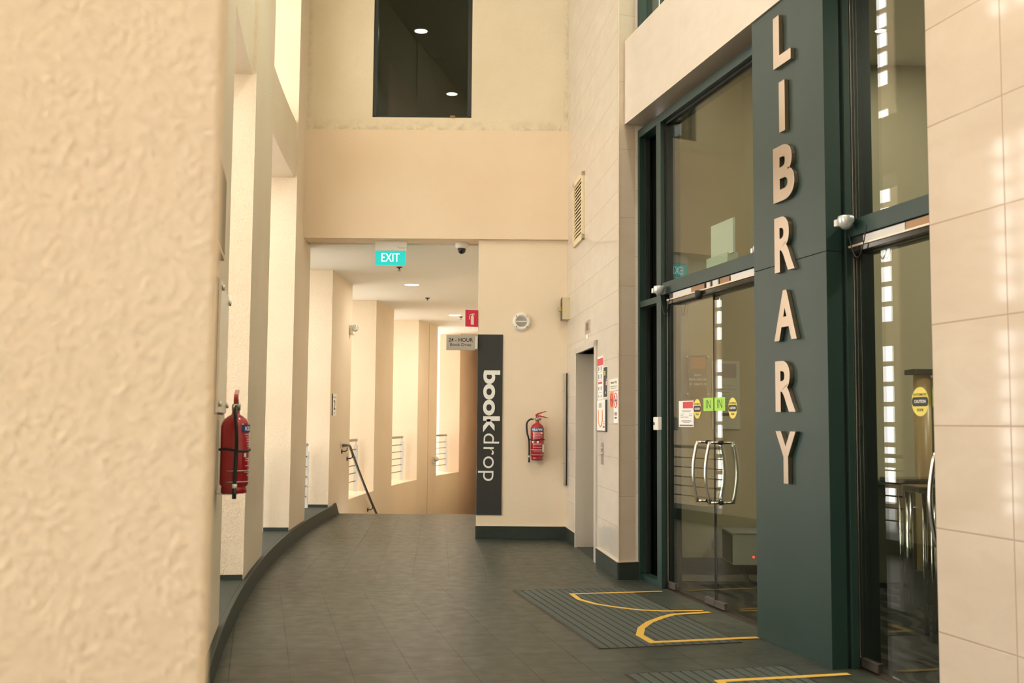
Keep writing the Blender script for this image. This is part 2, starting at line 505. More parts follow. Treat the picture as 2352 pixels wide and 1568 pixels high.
# ---- lift wall with a real opening
b = MB(EW())
L1 = (Vector((.950, 9.24, 0)) - EA).dot(ED)
D0, D1, DH = .725, 1.90, 2.12
for a0, a1, z0, z1 in ((-.02, D0, 0, TOP), (D1, L1 - .03, 0, TOP), (D0, D1, DH, TOP)):
    b.box(a0, a1, z0, z1, -.35, 0)
struct(b, 'wall_right.001', MARBLE_L)
# frontal return beside the shop front
PC = EA + ED * L1
RE = GA + GD * (-2.50) + GN * (-.143)
b = MB(); q = [PC, RE, RE + Vector((.0, .30, 0)), PC - ED * .035 + Vector((.0, .20, 0)), PC - ED * .035]
b.prism([(v.x, v.y) for v in q][::-1], 0, TOP)
struct(b, 'wall_right.002', MARBLE_S)
b = MB(EW()); b.box(0, D0 - .03, 0, .15, 0, .018); b.box(D1 + .11, L1 + .012, 0, .15, 0, .018)
struct(b, 'baseboard_right', SLATE, bevel=.003)
rd = (RE - PC).normalized()
b = MB(frame(PC, rd, (0, 0, 1), (rd.y, -rd.x, 0))); b.box(-.01, (RE - PC).length, 0, .15, 0, .018)
struct(b, 'baseboard_right.001', SLATE, bevel=.003)
STRIP = mat('pale metal edge strip', (.72, .64, .52), .4, .3)
b = MB(EW()); b.box(0, D0 - .03, .15, .156, 0, .02); b.box(D1 + .11, L1 + .012, .15, .156, 0, .02)
b.box(L1 - .012, L1 + .004, .15, TOP, -.0, .006)
struct(b, 'trim_40', STRIP)
b = MB(frame(PC, rd, (0, 0, 1), (rd.y, -rd.x, 0))); b.box(-.01, (RE - PC).length, .15, .156, 0, .02)
b.box((RE - PC).length - .012, (RE - PC).length, .15, TOP, 0, .006)
struct(b, 'trim_41', STRIP)
b = MB(); b.box(-.405, .655, BY - .024, BY, .15, .156)
struct(b, 'trim_42', STRIP)

# ---- marble beam over the shop front, upper windows
b = MB(G()); b.box(-2.475, 3.6, 4.04, 4.81, -.40, .012)
struct(b, 'wall_right.003', MARBLE_B)
# marble pillar in the right foreground
b = MB(G()); b.box(1.992, 4.3, 0, TOP, -.22, .10)
struct(b, 'wall_right.004', MARBLE_P, bevel=.006)
b = MB(G()); b.box(1.98, 1.992, 0, TOP, -.20, .09)
struct(b, 'trim_43', SEAL)
b = MB(G()); b.box(4.3, 9, 0, TOP, -.3, .10); struct(b, 'wall_right.005', PL)

# ================================================================== shop front
FN = -.12; GLN = -.183            # frame front plane, glass plane
wf = sempty('window_1', G())
def wbox(name, mt, *bx, parent=wf, bevel=.003):
    b = MB()
    for q in bx: b.box(*q)
    return b.build(name, mt, parent, bevel)
H0, H1 = 3.925, 4.0
wbox('header', GREEN, (-2.50, 2.0, H0, H1, -.30, FN))
wbox('jamb', GREEN, (-2.50, -2.455, 0, H0, -.30, FN))
wbox('mullion', GREEN, (-2.045, -1.945, 0, H0, -.16, FN))
wbox('mullion', GREEN_D, (-2.035, -1.945, 0, H0, -.30, -.16))
wbox('sill', GREEN, (-2.455, -2.045, 0, .05, -.30, FN - .01))
wbox('seal', SEAL, (-1.945, -1.940, .0, H0, -.165, -.155), bevel=0)
wbox('seal', ALU, (-1.945, -1.941, .0, 2.42, -.178, -.174), bevel=0)
wbox('side_transom', GREEN, (-2.455, -2.045, 2.385, 2.44, -.2, FN - .005))
b = MB(); b.box(-2.455, -2.045, .05, 3.93, -.226, -.220); b.build('pane', GLASS_DK, wf)
wbox('inner_stop', SEAL, (-2.455, -2.44, .05, 3.92, -.20, -.17), (-2.06, -2.045, .05, 3.92, -.20, -.17))
TZ0, TZ1 = 2.44, 2.54
wbox('transom', GREEN, (-1.94, 0.0, TZ0, TZ1, -.29, FN - .01))
b = MB(); b.box(-1.94, 0.0, TZ1, H0, GLN - .005, GLN + .005); b.build('pane', GLASS, wf)
# panel side frame hidden behind the sign panel
wbox('mullion', GREEN_D, (-.08, .0, 0, H0, -.30, -.13))
wbox('inner_stop', SEAL, (-1.945, -1.93, TZ1, H0, -.176, -.165), (-1.94, -.08, H0 - .02, H0, -.176, -.165))
# second bay
wf2 = sempty('window_2', G())
wbox('mullion', GREEN, (.80, .915, 0, 4.0, -.16, FN), parent=wf2)
wbox('mullion', GREEN_D, (.80, .915, 0, 4.0, -.30, -.16), parent=wf2)
wbox('seal', CHROME, (.9152, .918, 0, 4.0, -.170, -.166), parent=wf2, bevel=0)
wbox('transom', GREEN, (.917, 2.0, TZ0, TZ1, -.29, FN - .01), parent=wf2)
b = MB(); b.box(.917, 2.0, TZ1, H0, GLN - .005, GLN + .005); b.build('pane', GLASS, wf2)
# windows over the beam
wf3 = sempty('window_3', G())
wbox('frame', GREEN, (-2.50, -2.42, 4.81, TOP, -.30, FN), (-1.96, -1.9, 4.81, TOP, -.30, FN), (-2.42, 2, 4.81, 4.87, -.30, FN), (0, .06, 4.81, TOP, -.3, FN), parent=wf3)
b = MB(); b.box(-2.42, 2, 4.87, TOP, GLN - .005, GLN + .005); b.build('pane', GLASS_UP, wf3)

# ---- glass doors (door_1..door_3)
PATCH = mat('dull steel patch fitting', (.17, .15, .13), .4, .9)
def pull_bar(parent, s, side):
    c0 = GLN + side * .006
    pts = [(s, .775, c0 + side * .075)]
    for k in range(13):
        u = k / 12; pts.append((s, .775 + .455 * u, c0 + side * (.085 + .035 * math.sin(math.pi * u))))
    pts.append((s, 1.23, c0 + side * .075))
    b = MB(); b.tube(pts[1:-1], .0125, 14)
    for z in (.782, 1.223):
        b.tube([(s, z, c0), (s, z, c0 + side * .088)], .0105, 12)
    h = b.build('handle', CHROME, parent)
    b = MB()
    for z in (.782, 1.223): b.tube([(s, z, c0 - side * .002), (s, z, c0 + side * .008)], .017, 14)
    b.build('ring', SEAL, h)
def leaf(name, s0, s1, hs):
    d = sempty(name, G())
    b = MB(); b.box(s0, s1, .02, TZ0 - .10, GLN - .006, GLN + .006); b.build('glass_leaf', GLASS, d)
    for side in (1, -1): pull_bar(d, hs, side)
    b = MB()
    e = s1 if abs(hs - s1) < abs(hs - s0) else s0
    sg = 1 if e == s0 else -1
    b.box(min(e, e + sg * .17), max(e, e + sg * .17), .012, .062, GLN - .016, GLN + .016)
    b.build('patch_fitting', PATCH, d, .003)
    o = s0 if e == s1 else s1
    b = MB(); b.box(min(o, o - sg * .16), max(o, o - sg * .16), .012, .065, GLN - .016, GLN + .016)
    b.build('patch_fitting', PATCH, d, .003)
    b = MB(); b.box(s0 if e == s0 else s1 - .003, s0 + .003 if e == s0 else s1, .02, TZ0 - .1, GLN - .0062, GLN + .0062); b.build('edge_seal', SEAL, d)
    return d
leaf('door_1', -1.938, -1.029, -1.143)
leaf('door_2', -1.021, -.09, -.920)
leaf('door_3', .925, 1.845, 1.733)
b = MB(G()); b.box(-1.94, -.0, 0, .004, -.215, -.150); b.box(.92, 2.0, 0, .004, -.215, -.150)
struct(b, 'trim_50', mat('worn brown door track', (.06, .045, .035), .45, .4))
# door operators under the transoms
CHAMP = mat('champagne aluminium', (.72, .62, .48), .3, .6); PALEP = mat('pale grey plastic', (.62, .61, .60), .4); BRZ = mat('bronze plate', (.30, .18, .10), .3, .8)
def operator(s0, s1, label):
    t = thing('door_operator', label, 'door opener', G((s0 + s1) / 2, TZ0 - .10, 0), 'automatic door operators')
    h = (s1 - s0) / 2
    MB().box(-h, h, .004, .098, -.28, -.140).build('housing', BLACK, t, .003)
    MB().box(-h, h, .034, .046, -.140, -.112).build('cover_strip', CHAMP, t, .002)
    MB().box(-h, h, .004, .034, -.140, -.118).build('roller_case', mat('gloss black', (.02, .016, .012), .15), t, .003)
    return t, h
def opbox(t, x0, x1, mt, nm): MB().box(x0, x1, .049, .090, -.140, -.128).build(nm, mt, t, .0015)
op, h = operator(-1.80, -.09, 'black overhead door operator above the further pair of glass doors')
C_ = (-1.80 - .09) / 2
opbox(op, -1.70 - C_, -1.33 - C_, PALEP, 'light_strip'); opbox(op, -.62 - C_, -.10 - C_, PALEP, 'light_strip')
opbox(op, -1.32 - C_, -1.08 - C_, BRZ, 'bronze_plate'); opbox(op, -.80 - C_, -.64 - C_, BRZ, 'bronze_plate')
opbox(op, -1.04 - C_, -.98 - C_, PALEP, 'latch_block'); opbox(op, -.93 - C_, -.84 - C_, PALEP, 'latch_block')
MB().lathe([(.0, -.028), (.022, -.026), (.030, .0), (.030, .038), (0, .038)], 20, -1.13 - C_, -.105).build('sensor_knob', SEAL, op)
op2, h2 = operator(.95, 1.985, 'black overhead door operator cut off by the marble pillar')
C_ = (.95 + 1.985) / 2
opbox(op2, 1.08 - C_, 1.47 - C_, PALEP, 'light_strip'); opbox(op2, 1.48 - C_, 1.9 - C_, BRZ, 'bronze_plate')
# silver corner sensors with looping cable
def sensor(s, z, sc, label):
    t = thing('door_sensor', label, 'sensor', G(s, z, FN), 'silver door sensors')
    b = MB(); b.lathe([(.0, -.05 * sc), (.022 * sc, -.047 * sc), (.040 * sc, -.028 * sc), (.048 * sc, .0), (.048 * sc, .022 * sc), (.044 * sc, .03 * sc), (0, .03 * sc)], 24, 0, .052 * sc)
    b.build('housing', mat('silver plastic', (.62, .66, .68), .3, .5), t)
    b = MB(); b.box(-.045 * sc, -.012 * sc, -.03 * sc, .012 * sc, .077 * sc, .107 * sc); b.build('lens', WHITE, t, .004)
    pts = [(.0, -.05 * sc, .04)]
    for k in range(15):
        u = k / 14; pts.append((-.01 + .16 * u, -.05 * sc - .17 * math.sin(math.pi * u) ** .8, .03 - .015 * u))
    b = MB(); b.tube(pts, .0035, 8); b.build('cable', SEAL, t)
sensor(-1.86, 2.475, .95, 'silver sensor with looping cable left of the further doors')
sensor(1.0, 2.52, .95, 'large silver sensor with looping cable right of the library panel')
sensor(-.085, 2.53, .8, 'small silver sensor peeking out left of the library panel')

# ---- LIBRARY sign panel and letters
t = thing('library_column', 'tall dark green steel cladding column carrying the metal library letters', 'column', G())
b = MB(); b.box(0, .902, 0, 2.36, -.10, 0); b.build('panel', GREEN, t, .002, label='lower dark green sheet')
b = MB(); b.box(0, .902, 2.363, 4.04, -.10, 0); b.build('panel', GREEN, t, .002, label='upper dark green sheet')
b = MB(); b.box(.004, .898, .01, 4.03, -.12, -.10); b.build('backing', GREEN_D, t)
LET = [('L', .350, .572, 3.606, 3.938, 'topmost metal letter L'), ('I', .417, .490, 3.182, 3.503, 'metal letter I second from the top'),
       ('B', .332, .598, 2.748, 3.098, 'metal letter B third from the top'), ('R', .339, .587, 2.305, 2.650, 'metal letter R directly under the B'),
       ('A', .322, .602, 1.877, 2.188, 'metal letter A between the two R letters'), ('R', .330, .576, 1.440, 1.754, 'metal letter R directly above the Y'),
       ('Y', .325, .576, 1.004, 1.322, 'lowest metal letter Y')]
for ch, a0, a1, z0, z1, lab in LET:
    b = fit_text(ch, a0, a1, 0, z1 - z0, 0, weight=.034, extrude=.028, res=8) if ch != 'I' else MB().box(a0, a1, 0, z1 - z0, 0, .028)
    # the face comes out at c .. c+.05
    o = b.build('sign_letter', LETTER, None, .0015)
    o.matrix_world = G(0, z0, .001)
    tag(o, lab + ' on the dark green panel', 'letter', 'library sign letters')

# ---- white break button on the further mullion
t = thing('door_button', 'small white switch box on the green mullion left of the doors', 'switch', G(-1.985, 1.36, FN))
b = MB(); b.box(-.055, .055, -.055, .055, 0, .035); b.build('box', WHITE, t, .006)
b = MB(); b.lathe([(0.012, .035), (.012, .04), (0, .04)], 16, -.03, 0, 'c'); b.build('button', INK, t)
# red vinyl figures in the dark sidelight
for k, z in enumerate((1.70, 1.62, 1.545)):
    b = MB(); b.box(-2.12, -2.06, z, z + .05, -.2195, -.2185, m=ID)
    o = b.build('window_sticker', REDPR); o.matrix_world = G()
    tag(o, ['upper', 'middle', 'lower'][k] + ' of three dark red stickers in the narrow side window', 'sticker', 'red side window stickers')

# ---- stickers on the glass
def sticker(name, label, cat, a, z, group=None):
    return thing(name, label, cat, G(a, z, GLN + .0065), group)
def caution(a, z, label, w=.072, h=.076, bc=INK):
    t = sticker('caution_sticker', label, 'sticker', a, z, 'yellow caution stickers')
    b = MB(); b.prism([(w * math.cos(2 * math.pi * k / 40), h * math.sin(2 * math.pi * k / 40)) for k in range(40)], 0, .0006); b.build('oval', YELST, t)
    r = .3 * h
    pts = []
    for cx_, s0 in ((w * .72, -90), (-w * .72, 90)):
        for k in range(9):
            an = math.radians(s0 + 180 * k / 8); pts.append((cx_ + w * .25 * math.cos(an), r * math.sin(an) * 1.05))
    b = MB(); b.prism(pts, .0006, .0012); b.build('band', bc, t)
    fit_text('CAUTION', -w * .66, w * .66, -.010 * h / .105, .013 * h / .105, .0012, .02).build('lettering', PAPER, t)
    fit_text('AUTOMATIC', -w * .78, w * .78, h * .40, h * .57, .0006, .02).build('lettering', INK, t)
    fit_text('DOOR', -w * .37, w * .37, -h * .66, -h * .47, .0006, .02).build('lettering', INK, t)
caution(-1.333, 1.478, 'narrow yellow oval caution sticker beside the white door notice')
caution(-.705, 1.477, 'yellow oval caution sticker on the door nearest the letter column')
caution(1.50, 1.488, 'yellow oval caution sticker by the bronze post, near the marble pillar')
def lime(a0, a1, txt, label):
    t = sticker('lime_sticker', label, 'sticker', (a0 + a1) / 2, 1.509, 'lime door stickers'); h = (a1 - a0) / 2
    b = MB(); b.box(-h, h, -.050, .050, 0, .0006); b.build('sheet', LIME, t)
    fit_text(txt, -h * .45, h * .45 if len(txt) > 1 else h * .6, -.03, .034, .0006, -.01).build('lettering', INK, t)
lime(-1.216, -1.034, 'IN', 'lime green IN sticker on the left glass leaf')
lime(-1.016, -.83, 'IN', 'lime green IN sticker on the right glass leaf')
lime(1.604, 1.78, 'O', 'lime green sticker cut off by the marble pillar')
t = sticker('door_notice', 'white printed notice with red picture on the glass leaf', 'notice', -1.547, 1.440)
NS = Matrix.Diagonal((1.06, .80, 1, 1))
b = MB(NS); b.box(-.145, .135, -.13, .13, 0, .0008); b.build('sheet', PAPER, t)
b = MB(NS); b.box(-.065, .125, .055, .12, .0008, .0012); b.build('picture', REDPR, t)
b = MB(NS)
for y, x0, x1 in ((.033, -.09, .09), (.02, -.08, .08), (-.004, -.11, -.04), (-.004, .05, .11), (-.02, -.11, -.06), (-.02, .05, .11), (-.035, -.11, .04), (-.07, -.09, .09), (-.08, -.1, .1), (-.09, -.06, .06)):
    b.box(x0, x1, y, y + .005, .0008, .0012)
b.build('print', GREYPR, t)
b = MB(NS); b.box(-.13, .12, -.122, -.108, .0008, .0012); b.build('footer', mat('brown print', (.2, .12, .1), .6), t)

# ================================================================== lift
d = sempty('door_4', EW())
b = MB(); b.box(D0 - .03, D0, 0, DH + .06, 0, .02); b.box(D0 - .0, D0 + .02, 0, DH, -.30, .02); b.box(D1, D1 + .10, 0, DH + .06, -.02, .02); b.box(D1, D1 + .02, 0, DH, -.30, -.02)
b.box(D0 - .03, D1 + .10, DH, DH + .062, -.02, .02); b.box(D0, D1, DH, DH + .02, -.30, -.02)
b.build('frame', LIFT_STEEL, d, .002)
for a0, a1 in ((D0 + .021, (D0 + D1) / 2 - .002), ((D0 + D1) / 2 + .002, D1)):
    b = MB(); b.box(a0, a1, .0, DH, -.32, -.29); b.build('panel', LIFT_STEEL, d)
b = MB(); b.box(D0, D1, -.0, .006, -.30, .0); b.build('threshold', SLATE, d)
t = thing('lift_indicator', 'small steel floor indicator above the lift door', 'indicator', EW(1.43, 2.36, 0))
b = MB(); b.box(-.14, .14, -.065, .065, 0, .008); b.build('plate', STEEL, t, .002)
b = MB(); b.box(-.055, .055, -.038, .038, .008, .010); b.build('display', mat('dim brown display', (.16, .05, .03), .3), t)
t = tag(MB().box(-.06, .06, -.024, .024, 0, .006).build('lift_label', WHITE, None, .002), 'tiny white plate between lift door and indicator', 'label'); t.matrix_world = EW(1.41, 2.258, .0)
t = thing('call_panel', 'slim steel lift call button panel right of the lift door', 'button panel', EW(2.29, 1.07, 0))
b = MB(); b.box(-.055, .055, -.105, .105, 0, .006); b.build('plate', STEEL, t, .001)
for z in (.05, -.0): MB().lathe([(.014, .006), (.014, .012), (0, .012)], 16, 0, z, 'c').build('button', CHROME, t)

# vent grille
t = thing('vent_grille', 'cream louvred vent grille high on the marble lift wall', 'vent', EW(.885, 3.70, 0))
fw, fh = .32, .37
b = MB(); b.box(-fw, fw, -fh, -fh + .055, 0, .03); b.box(-fw, fw, fh - .055, fh, 0, .03); b.box(-fw, -fw + .055, -fh, fh, 0, .03); b.box(fw - .055, fw, -fh, fh, 0, .03)
b.build('frame', mat('cream vent paint', (.72, .62, .42), .5), t, .003)
for k in range(16):
    z = -fh + .075 + k * .0395
    b = MB(); b.prism([(0.0, z + .022), (.018, z - .016), (.018, z - .008), (0.0, z + .030)], -fw + .05, fw - .05, m=Matrix(((0, 0, 1, 0), (0, 1, 0, 0), (1, 0, 0, .002), (0, 0, 0, 1))))
    b.build('slat', mat('cream vent paint', (.72, .62, .42), .5) if k == 0 else bpy.data.materials['cream vent paint'], t)
b = MB(); b.box(-fw + .05, fw - .05, -fh + .05, fh - .05, .0, .002); b.build('backing', mat('vent backing', (.30, .26, .18), .8), t)

# posters beside the lift
def poster(name, label, cat, a0, a1, z0, z1, mt=PAPER, th=.003):
    t = thing(name, label, cat, EW((a0 + a1) / 2, (z0 + z1) / 2, 0))
    w2, h2 = (a1 - a0) / 2, (z1 - z0) / 2
    MB().box(-w2, w2, -h2, h2, 0, th).build('sheet', mt, t)
    return t, w2, h2
def bars(t, mt, c, rects, name='print'):
    if len(rects) <= 4:
        for q in rects: r = MB().box(q[0], q[1], q[2], q[3], c, c + .0006).build(name, mt, t)
        return r
    b = MB()
    for q in rects: b.box(q[0], q[1], q[2], q[3], c, c + .0006)
    return b.build(name, mt, t)
t, w2, h2 = poster('wall_poster', 'white safety poster with red header beside the lift door frame', 'poster', 2.02, 2.32, 1.588, 2.006)
bars(t, REDPR, .003, [(-w2, w2, h2 - .09, h2 - .02), (-w2 + .03, w2 - .05, -.06, -.04)], 'banner')
bars(t, GREYPR, .003, [(x, x + .05, z, z + zh) for x in (-.11, .02) for z, zh in ((.07, .04), (-.01, .045), (-.12, .035), (-.19, .02))] + [(-.12, .1, .055, .058), (-.12, .1, -.025, -.022), (-.12, .1, -.145, -.142)])
t, w2, h2 = poster('wall_poster', 'black poster with yellow headline right of the white safety poster', 'poster', 2.343, 2.540, 1.598, 1.892)
bars(t, BLACK, .003, [(-w2 + .003, w2 - .003, -h2 + .008, h2 - .005)], 'picture')
bars(t, YELST, .0036, [(-.07, -.01, .095, .105), (-.07, .0, .08, .09), (-.07, 0, .065, .075)], 'headline')
bars(t, PALEPR, .0036, [(.02, .07, -.03, .01), (.0, .03, -.11, -.09), (.05, .08, .02, .03)], 'print')
t, w2, h2 = poster('level_sign', 'white framed level 2 sign under the lift posters', 'sign', 2.066, 2.500, 1.288, 1.578, th=.016)
b = MB(); b.box(-w2 - .004, w2 + .020, -h2 - .010, -h2, 0, .02); b.box(w2, w2 + .020, -h2, h2, 0, .018); b.build('frame', mat('dark green grey frame', (.05, .07, .06), .4), t)
fit_text('LEVEL 2', -.12, .05, .075, .115, .016).build('lettering', INK, t)
b = MB()
ring = [(.11 * math.cos(math.radians(a)) - .03, -.02 + .085 * math.sin(math.radians(a)), .017) for a in range(200, 345, 8)]
b.tube([(-.133, .05, .017)] + ring + [(.075, .05, .017)], .006, 6); b.build('route_arrow', ORANGE, t)
bars(t, REDPR, .016, [(.10, .18, -.12, -.10), (.10, .18, -.085, -.078), (.12, .17, -.06, -.054)])
t, w2, h2 = poster('wall_notice', 'cream Members Only notice near the marble edge', 'notice', 2.650, 3.035, 1.652, 1.760, mat('cream paper', (.84, .80, .68), .6))
fit_text('Members Only', -.14, .14, .005, .036, .003, .01).build('lettering', INK, t)
bars(t, GREYPR, .003, [(-.16, .15, -.017, -.01), (-.13, .13, -.034, -.028)])
def ring(t, cx_, cz, rx, rz, mt, c):
    b = MB(); pts = [(cx_ + rx * math.cos(k * math.pi / 12), cz + rz * math.sin(k * math.pi / 12), c) for k in range(25)]
    b.tube(pts, .005, 6, caps=False); b.tube([(cx_ - rx * .7, cz + rz * .7, c), (cx_ + rx * .7, cz - rz * .7, c)], .004, 6); return b.build('prohibition_ring', mt, t)
t, w2, h2 = poster('prohibition_sign', 'small orange prohibition sign under the Members Only notice', 'sign', 2.672, 2.815, 1.500, 1.642, ORANGE)
ring(t, 0, 0, .052, .055, REDPR, .003); bars(t, INK, .003, [(-.03, .03, -.006, .006)])
t, w2, h2 = poster('prohibition_sign', 'taller white prohibition sign with red ring and caption', 'sign', 2.838, 3.030, 1.355, 1.645)
ring(t, 0, .065, .07, .065, REDPR, .003); bars(t, INK, .003, [(-.04, .04, .055, .07), (-.055, .055, -.055, -.045), (-.055, .055, -.07, -.062), (-.05, .05, -.1, -.085)])
bars(t, REDPR, .003, [(-w2, w2, -h2, -h2 + .005)], 'border')

# guard channel on the corner, ivory alarm box
t = thing('corner_channel', 'slim vertical stainless channel in the corner left of the lift', 'metal strip', FR(.638, .63, BY))
MB().box(-.022, .003, 0, 1.31, 0, .035).build('channel', STEEL, t, .002)
MB().box(.003, .016, 0, 1.31, -.0, .033).build('groove', SEAL, t)
for z in (.25, 1.10): MB().lathe([(.004, .001), (.004, -.004), (0, -.004)], 10, -.026, z, 'c').build('screw', BLACK, t)
t = thing('alarm_box', 'ivory metal box high in the corner above the lift', 'box', FR(.635, 2.56, BY))
MB().box(-.06, .055, 0, .255, .0, .20).build('body', IVORY, t, .004)
MB().box(-.060, -.045, 0, .258, .0, .202).build('lid_edge', mat('darker ivory', (.42, .36, .22), .5), t, .002)
b = MB(); b.box(-.085, -.06, .10, .15, .08, .14); b.tube([(-.085, .15, .1), (-.10, .14, .1), (-.10, .12, .1), (-.085, .11, .1)], .005, 6); b.build('key_switch', mat('brass', (.6, .45, .15), .35, 1), t, .002)

# speaker
t = thing('wall_speaker', 'round white wall speaker above the hanging extinguisher', 'speaker', FR(.112, 2.545, BY))
MB().lathe([(.108, 0), (.108, .02), (.102, .032), (.085, .040), (.070, .040), (.068, .034), (0, .034)], 48, 0, 0, 'c').build('rim', WHITE, t)
b = MB()
for k in range(-12, 13):
    z = k * .0048
    if abs(z) < .008: continue
    w_ = math.sqrt(max(0, .064 ** 2 - z * z)); b.box(-w_, w_, z - .0013, z + .0013, .034, .037)
b.build('grille', mat('grey grille', (.35, .33, .28), .6), t)
MB().box(-.064, .064, -.007, .007, .034, .039).build('bar', WHITE, t, .001)
for k in range(4):
    an = math.radians(45 + 90 * k); MB().lathe([(.006, .038), (.006, .042), (0, .042)], 10, .09 * math.cos(an), .09 * math.sin(an), 'c').build('screw', BLACK, t)

# book drop banner
t = thing('bookdrop_sign', 'tall black vertical bookdrop sign with white letters', 'sign', FR(-.404, .278, BY))
MB().box(0, .296, 0, 2.112, 0, .012).build('board', mat('charcoal board', (.022, .025, .024), .6), t, .002)
def zz(v): return 1.37 - (v - 965.8) * .005134 - .278 - .004
WL = mat('white vinyl', (.80, .82, .78), .5)
# measured glyph boxes: bold 'book' then light 'drop', read top to bottom
fit_text('book', .070, .268, zz(990.5), zz(849), .012, weight=.034, rot=-90, res=8).build('lettering', WL, t, label='bold white word book')
MB().prism([(.108, zz(966.5)), (.158, zz(966.5)), (.158, zz(961)), (.108, zz(961))], .012, .0126).build('lettering', WL, t)
fit_text('drop', .018, .262, zz(1101), zz(993.5), .012, weight=-.008, rot=-90, res=8).build('lettering', WL, t, label='thin white word drop')
# 24 hour sign
t = thing('hanging_sign', 'grey metal 24-HOUR Book Drop sign projecting beside black sign', 'sign', FR(-.775, 2.198, BY - .03))
MB().box(0, .345, 0, .182, 0, .012).build('plate', mat('satin grey metal plate', (.40, .38, .33), .45, .4), t, .002)
fit_text('24 - HOUR', .028, .315, .100, .146, .012, .015).build('lettering', INK, t)
fit_text('Book Drop', .048, .295, .042, .082, .012, .01).build('lettering', INK, t)
MB().box(.345, .372, .015, .168, -.012, .018).build('bracket', ALU, t, .003)
# red extinguisher sign
an = math.radians(18)
t = thing('extinguisher_sign', 'red square sign with extinguisher pictogram above 24-hour sign', 'sign', frame((-.405, BY - .005, 2.478), (math.cos(an), math.sin(an), 0), (0, 0, 1), (math.sin(an), -math.cos(an), 0)))
MB().box(-.155, 0, 0, .20, 0, .004).build('plate', mat('signal red', (.62, .02, .08), .4), t)
CRM = mat('luminous cream', (.85, .76, .50), .5)
b = MB(); b.prism([(-.088, .025), (-.052, .025), (-.052, .120), (-.058, .130), (-.082, .130), (-.088, .120)], .004, .005)
b.box(-.077, -.063, .130, .140, .004, .005); b.prism([(-.085, .145), (-.045, .155), (-.045, .161), (-.085, .152)], .004, .005); b.prism([(-.075, .140), (-.04, .137), (-.04, .143), (-.075, .147)], .004, .005)
b.tube([(-.078, .146, .0045), (-.095, .142, .0045), (-.103, .125, .0045), (-.108, .085, .0045)], .004, 6)
b.build('pictogram', CRM, t)

